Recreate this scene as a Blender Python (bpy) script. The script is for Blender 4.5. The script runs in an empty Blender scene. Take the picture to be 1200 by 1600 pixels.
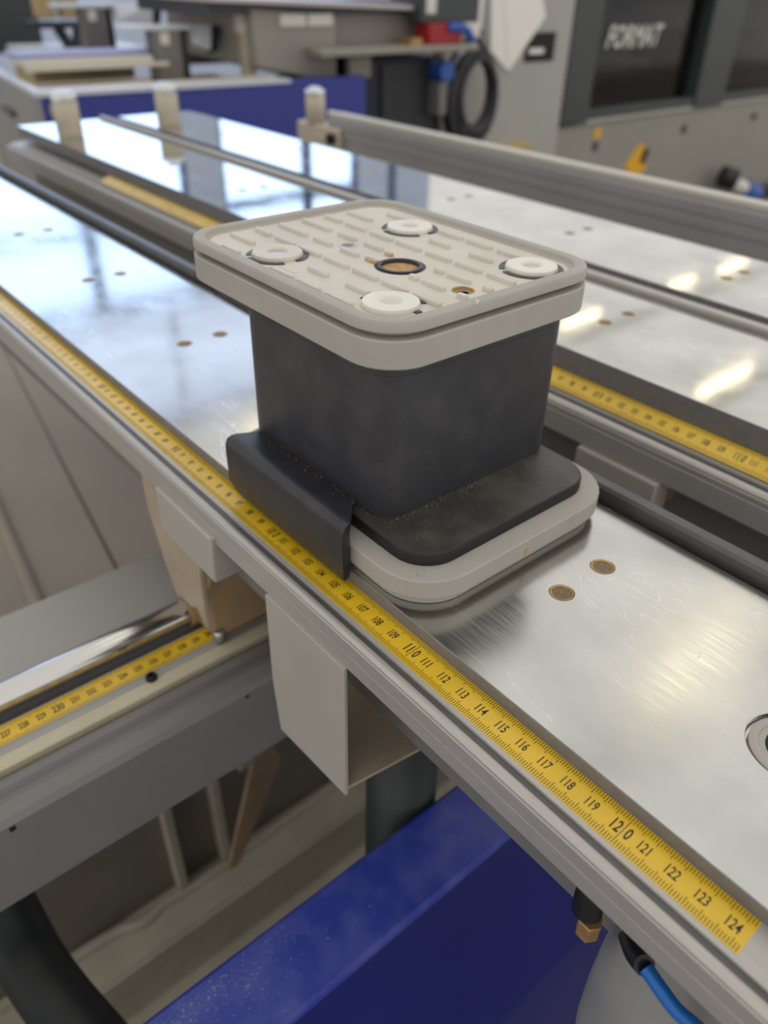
import bpy, bmesh, math, random
from mathutils import Vector, Matrix

# ------------------------------------------------------------------ units
# All builders below take centimetres: x runs along the consoles (the printed
# scale reading), y across them, z up from the scale surface. The floor is 90 cm
# below the scales.
ZF = -90.0
def W(x, y, z): return Vector(((x - 100) / 100, y / 100, (z - ZF) / 100))

sc = bpy.context.scene
col = sc.collection
random.seed(7)

# ------------------------------------------------------------------ camera
cam = bpy.data.cameras.new('camera'); co = bpy.data.objects.new('camera', cam); col.objects.link(co)
CR = ((0.63960, 0.76843, 0.01994), (0.45161, -0.35487, -0.81860), (-0.62196, 0.53259, -0.57401))
co.matrix_world = Matrix.Translation(W(125.911, -15.140, 21.981)) @ Matrix((
    (CR[0][0], -CR[1][0], -CR[2][0]), (CR[0][1], -CR[1][1], -CR[2][1]), (CR[0][2], -CR[1][2], -CR[2][2]))).to_4x4()
cam.sensor_fit = 'VERTICAL'; cam.sensor_height = 36; cam.lens = 27.0
cam.clip_start = 0.01; cam.clip_end = 60
cam.dof.use_dof = True; cam.dof.focus_distance = 0.295; cam.dof.aperture_fstop = 8.0
sc.camera = co

# ------------------------------------------------------------------ world
wd = bpy.data.worlds.new('world'); sc.world = wd; wd.use_nodes = True
wd.node_tree.nodes['Background'].inputs[0].default_value = (1.0, 0.98, 0.95, 1)
wd.node_tree.nodes['Background'].inputs[1].default_value = 0.85
sc.view_settings.view_transform = 'Standard'; sc.view_settings.look = 'None'
sc.view_settings.gamma = 1; sc.view_settings.use_curve_mapping = False
sc.view_settings.exposure = 0.12
sc.cycles.use_denoising = True

# ------------------------------------------------------------------ materials
def lin(c): return tuple((v / 255 / 12.92) if v / 255 <= 0.04045 else ((v / 255 + 0.055) / 1.055) ** 2.4 for v in c)
def mat(name, rgb, rough=0.5, metal=0.0, noise=0.0, nscale=60, bump=0.0, bscale=300, rvar=0.0, rscale=40,
        dust=None, dust_amt=0.0, dscale=900, coat=0.0, emit=None, estr=0.0, spec=0.5, stretch=None, alpha=1.0, rgb2=None):
    m = bpy.data.materials.new(name); m.use_nodes = True
    nt = m.node_tree; N = nt.nodes; L = nt.links; p = N['Principled BSDF']
    c = lin(rgb) + (1,)
    p.inputs['Base Color'].default_value = c
    p.inputs['Roughness'].default_value = rough; p.inputs['Metallic'].default_value = metal
    p.inputs['Specular IOR Level'].default_value = spec
    if coat: p.inputs['Coat Weight'].default_value = coat; p.inputs['Coat Roughness'].default_value = 0.15
    if alpha < 1: p.inputs['Alpha'].default_value = alpha
    if emit: p.inputs['Emission Color'].default_value = tuple(emit) + (1,); p.inputs['Emission Strength'].default_value = estr
    tc = N.new('ShaderNodeTexCoord'); mp = N.new('ShaderNodeMapping'); L.new(tc.outputs['Object'], mp.inputs[0])
    if stretch: mp.inputs['Scale'].default_value = stretch
    def nz(s, d=4):
        n = N.new('ShaderNodeTexNoise'); n.inputs['Scale'].default_value = s; n.inputs['Detail'].default_value = d
        L.new(mp.outputs[0], n.inputs['Vector']); return n
    src = None
    if noise:
        n = nz(nscale); r = N.new('ShaderNodeMapRange'); L.new(n.outputs['Fac'], r.inputs[0])
        r.inputs[1].default_value = 0.3; r.inputs[2].default_value = 0.7
        mx = N.new('ShaderNodeMix'); mx.data_type = 'RGBA'; L.new(r.outputs[0], mx.inputs['Factor'])
        mx.inputs['A'].default_value = tuple(v * (1 - noise) for v in c[:3]) + (1,)
        mx.inputs['B'].default_value = (lin(rgb2) + (1,)) if rgb2 else tuple(min(1, v * (1 + noise)) for v in c[:3]) + (1,)
        src = mx.outputs['Result']
    if dust:
        n = nz(dscale, 2); n2 = nz(55, 3)
        r = N.new('ShaderNodeMapRange'); L.new(n.outputs['Fac'], r.inputs[0]); r.inputs[1].default_value = 0.62; r.inputs[2].default_value = 0.72
        r2 = N.new('ShaderNodeMapRange'); L.new(n2.outputs['Fac'], r2.inputs[0]); r2.inputs[1].default_value = 0.42; r2.inputs[2].default_value = 0.66
        r2.inputs[4].default_value = dust_amt
        mu = N.new('ShaderNodeMath'); mu.operation = 'MULTIPLY'; L.new(r.outputs[0], mu.inputs[0]); L.new(r2.outputs[0], mu.inputs[1])
        ad = N.new('ShaderNodeMath'); ad.operation = 'MULTIPLY_ADD'; L.new(r2.outputs[0], ad.inputs[0]); ad.inputs[1].default_value = 0.28; L.new(mu.outputs[0], ad.inputs[2]); ad.use_clamp = True
        mx = N.new('ShaderNodeMix'); mx.data_type = 'RGBA'; L.new(ad.outputs[0], mx.inputs['Factor'])
        if src: L.new(src, mx.inputs['A'])
        else: mx.inputs['A'].default_value = c
        mx.inputs['B'].default_value = lin(dust) + (1,)
        src = mx.outputs['Result']
    if src: L.new(src, p.inputs['Base Color'])
    if rvar:
        n = nz(rscale, 5); r = N.new('ShaderNodeMapRange'); L.new(n.outputs['Fac'], r.inputs[0])
        r.inputs[1].default_value = 0.3; r.inputs[2].default_value = 0.7
        r.inputs[3].default_value = max(0.02, rough - rvar); r.inputs[4].default_value = rough + rvar
        L.new(r.outputs[0], p.inputs['Roughness'])
    if bump:
        n = nz(bscale, 3); b = N.new('ShaderNodeBump'); b.inputs['Strength'].default_value = bump; b.inputs['Distance'].default_value = 0.0006
        L.new(n.outputs['Fac'], b.inputs['Height']); L.new(b.outputs[0], p.inputs['Normal'])
    return m

def plate_material(ra, rb, ring, wear):
    m = mat('milled aluminium', (226, 226, 222), 0.17, 1.0)
    nt = m.node_tree; N = nt.nodes; L = nt.links; p = N['Principled BSDF']
    tc = N.new('ShaderNodeTexCoord')
    # long rubbed streaks, short random scratches and blotches of wear
    mp = N.new('ShaderNodeMapping'); mp.inputs['Scale'].default_value = (6, 90, 1); L.new(tc.outputs['Object'], mp.inputs[0])
    n1 = N.new('ShaderNodeTexNoise'); n1.inputs['Scale'].default_value = 9; n1.inputs['Detail'].default_value = 6; L.new(mp.outputs[0], n1.inputs['Vector'])
    n2 = N.new('ShaderNodeTexNoise'); n2.inputs['Scale'].default_value = 22; n2.inputs['Detail'].default_value = 7; L.new(tc.outputs['Object'], n2.inputs['Vector'])
    mu = N.new('ShaderNodeMath'); mu.operation = 'MULTIPLY'; L.new(n1.outputs['Fac'], mu.inputs[0]); L.new(n2.outputs['Fac'], mu.inputs[1])
    r = N.new('ShaderNodeMapRange'); L.new(mu.outputs[0], r.inputs[0]); r.inputs[1].default_value = 0.12; r.inputs[2].default_value = 0.42
    r.inputs[3].default_value = ra; r.inputs[4].default_value = rb
    sx = N.new('ShaderNodeSeparateXYZ'); L.new(tc.outputs['Object'], sx.inputs[0])
    wx = N.new('ShaderNodeMapRange'); wx.interpolation_type = 'SMOOTHSTEP'; L.new(sx.outputs['X'], wx.inputs[0])
    wx.inputs[1].default_value = 0.95; wx.inputs[2].default_value = 1.28; wx.inputs[4].default_value = wear     # more rubbed at the working end
    # fine curved scratches: thin level lines of stretched noise
    lines = []
    for rot, st in ((0.5, (.5, 3, 1)), (-0.9, (.6, 2.2, 1)), (1.6, (.45, 2.6, 1))):
        mq = N.new('ShaderNodeMapping'); mq.inputs['Rotation'].default_value = (0, 0, rot); mq.inputs['Scale'].default_value = st; L.new(tc.outputs['Object'], mq.inputs[0])
        nq = N.new('ShaderNodeTexNoise'); nq.inputs['Scale'].default_value = 26; nq.inputs['Detail'].default_value = 1.5; L.new(mq.outputs[0], nq.inputs['Vector'])
        d1 = N.new('ShaderNodeMath'); d1.operation = 'SUBTRACT'; L.new(nq.outputs['Fac'], d1.inputs[0]); d1.inputs[1].default_value = 0.5 + rot * .03
        d2 = N.new('ShaderNodeMath'); d2.operation = 'ABSOLUTE'; L.new(d1.outputs[0], d2.inputs[0])
        d3 = N.new('ShaderNodeMapRange'); L.new(d2.outputs[0], d3.inputs[0]); d3.inputs[1].default_value = 0; d3.inputs[2].default_value = 0.0022; d3.inputs[3].default_value = 1; d3.inputs[4].default_value = 0
        lines.append(d3.outputs[0])
    q1 = N.new('ShaderNodeMath'); q1.operation = 'MAXIMUM'; L.new(lines[0], q1.inputs[0]); L.new(lines[1], q1.inputs[1])
    q2 = N.new('ShaderNodeMath'); q2.operation = 'MAXIMUM'; L.new(q1.outputs[0], q2.inputs[0]); L.new(lines[2], q2.inputs[1])
    gate = N.new('ShaderNodeMapRange'); L.new(n2.outputs['Fac'], gate.inputs[0]); gate.inputs[1].default_value = .5; gate.inputs[2].default_value = .62; gate.inputs[4].default_value = 1.0
    scr = N.new('ShaderNodeMath'); scr.operation = 'MULTIPLY'; L.new(q2.outputs[0], scr.inputs[0]); L.new(gate.outputs[0], scr.inputs[1])
    a1 = N.new('ShaderNodeMath'); a1.operation = 'ADD'; L.new(r.outputs[0], a1.inputs[0]); L.new(wx.outputs[0], a1.inputs[1])
    a2 = N.new('ShaderNodeMath'); a2.operation = 'MULTIPLY_ADD'; L.new(scr.outputs[0], a2.inputs[0]); a2.inputs[1].default_value = .25; L.new(a1.outputs[0], a2.inputs[2]); L.new(a2.outputs[0], p.inputs['Roughness'])
    w = N.new('ShaderNodeTexWave'); w.wave_type = 'RINGS'; w.rings_direction = 'Z'; w.inputs['Scale'].default_value = 160; w.inputs['Distortion'].default_value = 3
    w.inputs['Detail'].default_value = 3
    mp2 = N.new('ShaderNodeMapping'); mp2.inputs['Location'].default_value = (-0.18, -0.02, 0); L.new(tc.outputs['Object'], mp2.inputs[0]); L.new(mp2.outputs[0], w.inputs['Vector'])
    sc1 = N.new('ShaderNodeTexNoise'); sc1.inputs['Scale'].default_value = 240; sc1.inputs['Detail'].default_value = 3
    mp3 = N.new('ShaderNodeMapping'); mp3.inputs['Rotation'].default_value = (0, 0, 0.6); mp3.inputs['Scale'].default_value = (0.12, 2.2, 1); L.new(tc.outputs['Object'], mp3.inputs[0]); L.new(mp3.outputs[0], sc1.inputs['Vector'])
    ad = N.new('ShaderNodeMath'); ad.operation = 'MULTIPLY_ADD'; L.new(w.outputs['Fac'], ad.inputs[0]); ad.inputs[1].default_value = ring; L.new(sc1.outputs['Fac'], ad.inputs[2])
    ad2 = N.new('ShaderNodeMath'); ad2.operation = 'MULTIPLY_ADD'; L.new(n2.outputs['Fac'], ad2.inputs[0]); ad2.inputs[1].default_value = 2.0; L.new(ad.outputs[0], ad2.inputs[2])
    b = N.new('ShaderNodeBump'); b.inputs['Strength'].default_value = 0.03 if ring else 0.008; b.inputs['Distance'].default_value = 0.00015
    L.new(ad2.outputs[0], b.inputs['Height']); L.new(b.outputs[0], p.inputs['Normal'])
    rc = N.new('ShaderNodeMapRange'); L.new(n2.outputs['Fac'], rc.inputs[0]); rc.inputs[1].default_value = .3; rc.inputs[2].default_value = .7
    mx = N.new('ShaderNodeMix'); mx.data_type = 'RGBA'; L.new(rc.outputs[0], mx.inputs['Factor'])
    mx.inputs['A'].default_value = lin((190, 190, 186)) + (1,); mx.inputs['B'].default_value = lin((212, 212, 208)) + (1,)
    mxs = N.new('ShaderNodeMix'); mxs.data_type = 'RGBA'; L.new(scr.outputs[0], mxs.inputs['Factor']); L.new(mx.outputs['Result'], mxs.inputs['A']); mxs.inputs['B'].default_value = (.9, .89, .86, 1)
    L.new(mxs.outputs['Result'], p.inputs['Base Color'])
    return m

M = {}
M['plate'] = plate_material(0.07, 0.16, 0.12, 0.09)
M['plate2'] = plate_material(0.03, 0.085, 0.0, 0.03)
M['profile'] = mat('anodised aluminium', (178, 174, 168), 0.42, 0.4, noise=0.06, nscale=25, rvar=0.06, stretch=(3, 60, 60))
M['lip'] = mat('dark anodised strip', (92, 92, 92), 0.4, 0.5, noise=0.1, nscale=80)
M['tape'] = mat('yellow scale tape', (220, 180, 32), 0.32, 0.0, noise=0.07, nscale=35, coat=0.35, rvar=0.08)
M['ink'] = mat('black print', (28, 24, 18), 0.45)
M['rubber'] = mat('grey seal rubber', (168, 163, 155), 0.62, noise=0.05, nscale=40, bump=0.12, bscale=1500)
M['pad'] = mat('pale pad plastic', (206, 201, 190), 0.55, noise=0.05, nscale=50, rgb2=(212, 206, 194), bump=0.08, bscale=900)
M['padrust'] = mat('dusty brown pad plastic', (188, 164, 132), 0.7, noise=0.2, nscale=300)
M['black'] = mat('black moulded plastic', (57, 57, 62), 0.5, noise=0.1, nscale=70, dust=(150, 146, 138), dust_amt=0.19, dscale=1500, bump=0.25, bscale=1400)
M['blackshade'] = mat('shaded black plate edge', (24, 24, 26), 0.5)  # foot plate sides: shade put into a darker black
M['blackdustsheen'] = mat('dusty black plate with sheen', (58, 56, 53), 0.40, noise=0.1, nscale=70, dust=(150, 140, 124), dust_amt=0.4, dscale=2200, bump=0.3, bscale=1600)  # real dust, on a base also lightened to paint in the top's sheen
M['flap'] = mat('black rubber strip', (42, 42, 46), 0.34, noise=0.06, nscale=60, bump=0.25, bscale=1800, dust=(150, 140, 125), dust_amt=0.10, dscale=2400)
M['nylon'] = mat('white nylon', (226, 222, 210), 0.35, spec=0.5)
M['nylongrey'] = mat('translucent grey nylon', (188, 188, 186), 0.35)
M['darkgrey'] = mat('dark grey plastic', (58, 58, 64), 0.4)
M['void'] = mat('dark hollow', (20, 19, 19), 0.7)
M['brass'] = mat('tarnished bronze', (176, 142, 92), 0.42, 0.55, noise=0.2, nscale=250)
M['plug'] = mat('brown bronze plug', (128, 110, 88), 0.55, 0.4, noise=0.25, nscale=500)
M['browndisc'] = mat('brown dusty disc', (186, 150, 100), 0.75, noise=0.25, nscale=350)
M['steel'] = mat('zinc steel', (190, 188, 182), 0.3, 1.0)
M['chrome'] = mat('polished shaft steel', (205, 204, 200), 0.12, 1.0)
M['screw'] = mat('black oxide screw', (32, 31, 30), 0.4, 0.5)
M['greypaint'] = mat('light grey paint', (168, 163, 154), 0.5, noise=0.04, nscale=20, bump=0.06, bscale=700)
M['beigepaint'] = mat('beige grey paint', (166, 152, 134), 0.5, noise=0.10, nscale=30, rgb2=(176, 160, 138))
M['brownpaint'] = mat('oil stained casting', (142, 118, 92), 0.55, noise=0.18, nscale=28, rgb2=(160, 132, 98))
M['railpaint'] = mat('mid grey paint', (118, 115, 113), 0.42, noise=0.05, nscale=25, bump=0.05, bscale=800)
M['panelgrey'] = mat('smooth grey sheet', (158, 155, 150), 0.4, noise=0.04, nscale=12)
M['cream'] = mat('cream ledge', (190, 182, 158), 0.5, noise=0.08, nscale=20)
M['traypaint'] = mat('beige sheet metal', (142, 131, 116), 0.6, noise=0.06, nscale=8)
M['oliveframe'] = mat('olive grey frame paint', (212, 204, 180), 0.6, noise=0.12, nscale=14)
M['darkframe'] = mat('dark grey frame paint', (150, 142, 126), 0.6, noise=0.1, nscale=14)
M['blue'] = mat('shaded blue frame enamel', (15, 25, 100), 0.42, spec=0.22, noise=0.07, nscale=18, dust=(150, 158, 205), dust_amt=0.0, bump=0.05, bscale=500)  # same enamel as the flange, darkened to paint in the web's shade
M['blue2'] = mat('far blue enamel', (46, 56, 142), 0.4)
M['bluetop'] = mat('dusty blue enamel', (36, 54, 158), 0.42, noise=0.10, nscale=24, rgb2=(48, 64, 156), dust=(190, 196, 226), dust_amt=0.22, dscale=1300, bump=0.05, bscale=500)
M['gusset'] = mat('tan primer', (196, 168, 132), 0.6, noise=0.1, nscale=20)
M['hose'] = mat('dark green grey hose', (44, 52, 50), 0.5, noise=0.08, nscale=50)
M['blackhose'] = mat('black corrugated hose', (33, 38, 37), 0.55)
M['bluehose'] = mat('blue air hose', (16, 98, 180), 0.35)
M['canister'] = mat('frosted grey plastic', (132, 134, 134), 0.42, noise=0.06, nscale=30, rgb2=(150, 150, 144))
M['blackfit'] = mat('black fitting plastic', (22, 22, 24), 0.4)
M['whitedust'] = mat('white dust', (206, 208, 220), 0.8)
M['wood'] = mat('sawdust', (200, 176, 132), 0.8)
M['cabinet'] = mat('grey machine paint', (146, 142, 134), 0.5, noise=0.03, nscale=5)
M['columnpaint'] = mat('light machine paint', (166, 165, 160), 0.5, noise=0.03, nscale=5)
M['frameblack'] = mat('dark machine frame', (60, 64, 66), 0.45)
M['glass'] = mat('smoked window', (16, 16, 16), 0.08, alpha=0.45)
M['white'] = mat('white lettering', (214, 212, 204), 0.6)
M['paper'] = mat('white paper', (238, 233, 228), 0.8)
M['yellow'] = mat('yellow label', (226, 170, 20), 0.5)
M['red'] = mat('red plastic', (158, 20, 30), 0.4)
M['bluep'] = mat('blue plug plastic', (46, 88, 170), 0.4)
M['blackfit2'] = mat('charcoal sheet', (40, 42, 48), 0.5)
M['navy'] = mat('navy paint', (20, 23, 50), 0.5)
M['fence'] = mat('lilac grey aluminium', (158, 156, 156), 0.4, 0.35, noise=0.05, nscale=10)
M['cream2'] = mat('pale edge strip', (206, 202, 190), 0.4, 0.2)
M['whitepaint'] = mat('bluish white paint', (206, 210, 220), 0.45)
M['plateside'] = mat('dull sawn edge', (128, 126, 126), 0.5, 0.3, noise=0.08, nscale=200)
M['silver'] = mat('bright aluminium', (215, 216, 218), 0.3, 0.9)
M['pin'] = mat('beige grey stop pin', (190, 180, 162), 0.45, 0.3)
M['purple'] = mat('pale lilac sheet', (190, 182, 186), 0.4)
M['lilac'] = mat('lilac cap', (140, 140, 186), 0.4)
M['ochre'] = mat('ochre trough', (176, 156, 112), 0.6, noise=0.08, nscale=6)
M['floor'] = mat('concrete floor', (128, 120, 106), 0.6, noise=0.1, nscale=4)
M['wall'] = mat('hall wall', (200, 214, 242), 0.8, noise=0.05, nscale=1)
M['wallgrey'] = mat('grey hall wall', (92, 90, 86), 0.8, noise=0.05, nscale=1)
M['winframe'] = mat('window frame', (96, 104, 124), 0.5)
M['sky'] = mat('daylit pane', (200, 215, 240), 0.2, emit=(0.56, 0.78, 1.14), estr=1.85)
M['frosted'] = mat('added glow pane', (200, 210, 226), 0.6, emit=(0.60, 0.72, 0.98), estr=0.95)  # glow added for the plate reflections, no such pane known
M['lamp'] = mat('lit diffuser', (250, 245, 230), 0.4, emit=(1.0, 0.85, 0.58), estr=5.5)
M['lampbody'] = mat('white lamp housing', (210, 208, 200), 0.5)

# ------------------------------------------------------------------ mesh builder (cm)
class B:
    def __init__(s): s.v = []; s.f = []; s.mi = []
    def add(s, vs, fs, mi=0):
        o = len(s.v); s.v += [tuple(v) for v in vs]
        for f in fs: s.f.append([i + o for i in f]); s.mi.append(mi)
        return s
    def box(s, x0, x1, y0, y1, z0, z1, mi=0):
        vs = [(x, y, z) for z in (z0, z1) for (x, y) in ((x0, y0), (x1, y0), (x1, y1), (x0, y1))]
        return s.add(vs, [(3, 2, 1, 0), (4, 5, 6, 7), (0, 1, 5, 4), (1, 2, 6, 5), (2, 3, 7, 6), (3, 0, 4, 7)], mi)
    def hexa(s, lo, hi, mi=0):          # two quads of 4 points
        return s.add(list(lo) + list(hi), [(3, 2, 1, 0), (4, 5, 6, 7), (0, 1, 5, 4), (1, 2, 6, 5), (2, 3, 7, 6), (3, 0, 4, 7)], mi)
    def loft(s, loops, cap0=True, cap1=True, close=False, mi=0):
        n = len(loops[0]); vs = [p for l in loops for p in l]; fs = []
        for k in range(len(loops) - (0 if close else 1)):
            a = k * n; b = ((k + 1) % len(loops)) * n
            for i in range(n):
                j = (i + 1) % n; fs.append((a + i, a + j, b + j, b + i))
        if cap0 and not close: fs.append(tuple(range(n))[::-1])
        if cap1 and not close: o = (len(loops) - 1) * n; fs.append(tuple(o + i for i in range(n)))
        return s.add(vs, fs, mi)
    def extx(s, prof, x0, x1, mi=0):    # closed (y,z) profile drawn along x
        return s.loft([[(x0, y, z) for y, z in prof], [(x1, y, z) for y, z in prof]], mi=mi)
    def exty(s, prof, y0, y1, mi=0):    # closed (x,z) profile drawn along y
        return s.loft([[(x, y0, z) for x, z in prof], [(x, y1, z) for x, z in prof]], mi=mi)
    def extz(s, prof, z0, z1, mi=0):
        return s.loft([[(x, y, z0) for x, y in prof], [(x, y, z1) for x, y in prof]], mi=mi)
    def lathe(s, cx, cy, prof, n=40, mi=0):   # (r,z) profile; r 0 ends close by caps
        loops = [[(cx + r * math.cos(2 * math.pi * i / n), cy + r * math.sin(2 * math.pi * i / n), z) for i in range(n)] for r, z in prof]
        return s.loft(loops, mi=mi)
    def ring(s, cx, cy, r0, r1, z0, z1, n=40, a0=0, a1=360, mi=0):
        full = abs(a1 - a0) >= 360
        loops = []
        k = n if full else n + 1
        for i in range(k):
            a = math.radians(a0 + (a1 - a0) * i / n); c, d = math.cos(a), math.sin(a)
            loops.append([(cx + r0 * c, cy + r0 * d, z0), (cx + r1 * c, cy + r1 * d, z0), (cx + r1 * c, cy + r1 * d, z1), (cx + r0 * c, cy + r0 * d, z1)])
        return s.loft(loops, close=full, mi=mi)
    def tube(s, pts, r, n=16, ribs=0, amp=0, cap=True, mi=0):
        P = [Vector(p) for p in pts]; Q = []
        m = max(8, ribs * 4) if ribs else 24                      # resample by Catmull-Rom
        seg = len(P) - 1; tot = max(2, m if ribs else seg * 8)
        for i in range(tot + 1):
            t = i / tot * seg; k = min(int(t), seg - 1); u = t - k
            p0, p1, p2, p3 = P[max(k - 1, 0)], P[k], P[k + 1], P[min(k + 2, seg)]
            Q.append(0.5 * ((2 * p1) + (p2 - p0) * u + (2 * p0 - 5 * p1 + 4 * p2 - p3) * u * u + (3 * p1 - p0 - 3 * p2 + p3) * u ** 3))
        loops = []; up = Vector((0.3, 0.2, 0.93)).normalized()
        for i, q in enumerate(Q):
            t = (Q[min(i + 1, tot)] - Q[max(i - 1, 0)]).normalized()
            if abs(t.dot(up)) > 0.9: up = Vector((1, 0.1, 0)).normalized()
            a = t.cross(up).normalized(); b = t.cross(a)
            rr = r + (amp * math.cos(2 * math.pi * i / 4) if ribs else 0)
            loops.append([tuple(q + rr * (a * math.cos(2 * math.pi * j / n) + b * math.sin(2 * math.pi * j / n))) for j in range(n)])
        return s.loft(loops, cap, cap, mi=mi)
    def mesh(s, name, o, smooth=35):
        me = bpy.data.meshes.new(name)
        me.from_pydata([tuple(W(*v) - o) for v in s.v], [], s.f)
        bm = bmesh.new(); bm.from_mesh(me); bmesh.ops.recalc_face_normals(bm, faces=bm.faces); bm.to_mesh(me); bm.free()
        for p, k in zip(me.polygons, s.mi): p.material_index = k; p.use_smooth = bool(smooth)
        if smooth: me.set_sharp_from_angle(angle=math.radians(smooth))
        return me
    def build(s, name, mats, parent=None, bevel=0, smooth=35, seg=2):
        root = parent
        loc = Vector((0, 0, 0))
        while root is not None: loc = loc + root.location; root = root.parent
        if parent is None:
            ws = [W(*v) for v in s.v]
            loc = Vector(((min(w.x for w in ws) + max(w.x for w in ws)) / 2, (min(w.y for w in ws) + max(w.y for w in ws)) / 2, min(w.z for w in ws)))
        me = s.mesh(name, loc, smooth)
        ob = bpy.data.objects.new(name, me); col.objects.link(ob)
        for m in (mats if isinstance(mats, (list, tuple)) else [mats]): me.materials.append(M[m] if isinstance(m, str) else m)
        if parent is None: ob.location = loc
        else: ob.parent = parent
        if bevel:
            md = ob.modifiers.new('bevel', 'BEVEL'); md.width = bevel / 100; md.segments = seg; md.limit_method = 'ANGLE'; md.angle_limit = math.radians(40)
        return ob

def thing(name, label, cat, at, group=None):
    o = bpy.data.objects.new(name, None); col.objects.link(o); o.location = W(*at); o.empty_display_size = 0.02
    o['label'] = label; o['category'] = cat
    if group: o['group'] = group
    return o
def tag(o, label, cat, group=None):
    o['label'] = label; o['category'] = cat
    if group: o['group'] = group
    return o
def struct(o): o['kind'] = 'structure'; return o
def copy_tree(o, parent=None):
    c = o.copy(); col.objects.link(c); c.parent = parent
    for ch in o.children: copy_tree(ch, c)
    return c

def rr(x0, x1, y0, y1, r, z, n=8):
    out = []
    for cx, cy, a0 in ((x1 - r, y1 - r, 0), (x0 + r, y1 - r, 90), (x0 + r, y0 + r, 180), (x1 - r, y0 + r, 270)):
        for i in range(n + 1):
            a = math.radians(a0 + 90 * i / n); out.append((cx + r * math.cos(a), cy + r * math.sin(a), z))
    return out
def rrl(b, r, lv, n=8):                # loops of a rounded box from (inset, z) levels
    return [rr(b[0] + i, b[1] - i, b[2] + i, b[3] - i, max(0.05, r - i), z, n) for i, z in lv]
def cut(ob, cutter):
    md = ob.modifiers.new('cut', 'BOOLEAN'); md.object = cutter; md.operation = 'DIFFERENCE'; md.solver = 'EXACT'
    bpy.context.view_layer.update()
    me = bpy.data.meshes.new_from_object(ob.evaluated_get(bpy.context.evaluated_depsgraph_get()))
    ob.modifiers.clear(); ob.data = me
    me.polygons.foreach_set('use_smooth', [False] * len(me.polygons))
    bpy.data.objects.remove(cutter)

def text_tris(txt, h, wscale, bold=0.0, shear=0.0, spacing=1.0):
    """flat glyph mesh: verts (u,v) centred on the string, faces; cap height h"""
    cu = bpy.data.curves.new('t', 'FONT'); cu.body = txt; cu.size = 1; cu.align_x = 'CENTER'; cu.align_y = 'CENTER'
    cu.offset = bold; cu.shear = shear; cu.resolution_u = 3; cu.space_character = spacing; cu.fill_mode = 'FRONT'
    ob = bpy.data.objects.new('t', cu); col.objects.link(ob)
    me = bpy.data.meshes.new_from_object(ob.evaluated_get(bpy.context.evaluated_depsgraph_get()))
    xs = [v.co.x for v in me.vertices]; ys = [v.co.y for v in me.vertices]
    cx, cy = (min(xs) + max(xs)) / 2, (min(ys) + max(ys)) / 2; k = h / (max(ys) - min(ys))
    vs = [((v.co.x - cx) * k * wscale, (v.co.y - cy) * k) for v in me.vertices]; fs = [list(p.vertices) for p in me.polygons]
    bpy.data.objects.remove(ob); bpy.data.curves.remove(cu); bpy.data.meshes.remove(me)
    return vs, fs

# ------------------------------------------------------------------ setting
struct(B().box(-760, 420, -420, 1500, ZF - 8, ZF).build('floor', 'floor', smooth=0))
wb = B()
WIN = [(60, 398), (440, 636), (684, 700)]; WZ = (70, 292)
ys = [-420, 60, 398, 440, 636, 1500]
wb.box(-720, -700, -420, 760, ZF, WZ[0]).box(-720, -700, -420, 760, WZ[1], 308).box(-720, -700, -420, 760, 440, 460)
wb.box(-720, -700, -420, -60, 308, 440).box(-720, -700, 640, 760, 308, 440)
for a, b in ((-420, 60), (398, 440), (636, 684), (700, 760)): wb.box(-720, -700, a, b, WZ[0], WZ[1])
struct(wb.build('wall_back', 'wall', smooth=0))
for k, ((a, b), mull) in enumerate(zip(WIN, ((280,), (560,), ()))):
    wob = struct(B().box(-712, -710, a, b, WZ[0], WZ[1]).build('window_%d' % (k + 1), 'sky', smooth=0))
    f = B()
    f.box(-710, -703, a, b, WZ[0], WZ[0] + 5).box(-710, -703, a, b, WZ[1] - 5, WZ[1])
    f.box(-710, -703, a, a + 5, WZ[0], WZ[1]).box(-710, -703, b - 5, b, WZ[0], WZ[1])
    f.build('window_frame', 'winframe', wob, smooth=0)
    for m_ in mull: B().box(-710, -703, m_ - 5, m_ + 5, WZ[0] + 5, WZ[1] - 5).build('mullion', 'winframe', wob, smooth=0)
    B().box(-710, -703, a + 5, b - 5, 203, 213).build('transom', 'winframe', wob, smooth=0)
wob = struct(B().box(-712, -710, -60, 640, 308, 440).build('window_4', 'frosted', smooth=0))  # unseen glowing panel, added to brighten what the plates reflect
for y in range(-60, 641, 140): B().box(-710, -703, y - 3, y + 3, 308, 440).build('mullion', 'whitepaint', wob, smooth=0)  # bars dividing the added panel
for k, x in enumerate((-455, -235, -15, 205)):
    struct(B().box(x - 3, x + 3, -420, 1500, 372, 384).box(x - 3, x + 3, -420, -414, ZF, 372).box(x - 3, x + 3, 1494, 1500, ZF, 372).build('trim_%d' % (k + 1), 'lampbody', smooth=0))
def lamp(x, y0, y1, lab):
    t = thing('strip_lamp', lab, 'lamp', (x, (y0 + y1) / 2, 350), 'strip lamps hung in rows under the roof')
    B().box(x - 5, x + 5, y0, y1, 350, 351).build('diffuser', 'lamp', t, smooth=0)
    B().box(x - 8, x + 8, y0 - 1, y1 + 1, 351, 357).build('housing', 'lampbody', t, smooth=0)
    for y in (y0 + 8, y1 - 8): B().lathe(x, y, [(0.5, 357), (0.5, 372)], 8).build('hanger', 'steel', t)
LAB = 'lit warm white strip lamp hung under the hall roof, out of view'
for y0, y1 in ((300, 372), (540, 620), (778, 857), (1020, 1090), (1157, 1242)): lamp(-455, y0, y1, LAB)
for y0, y1 in ((120, 220), (430, 530), (741, 853), (1060, 1170)): lamp(-235, y0, y1, LAB)
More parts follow.
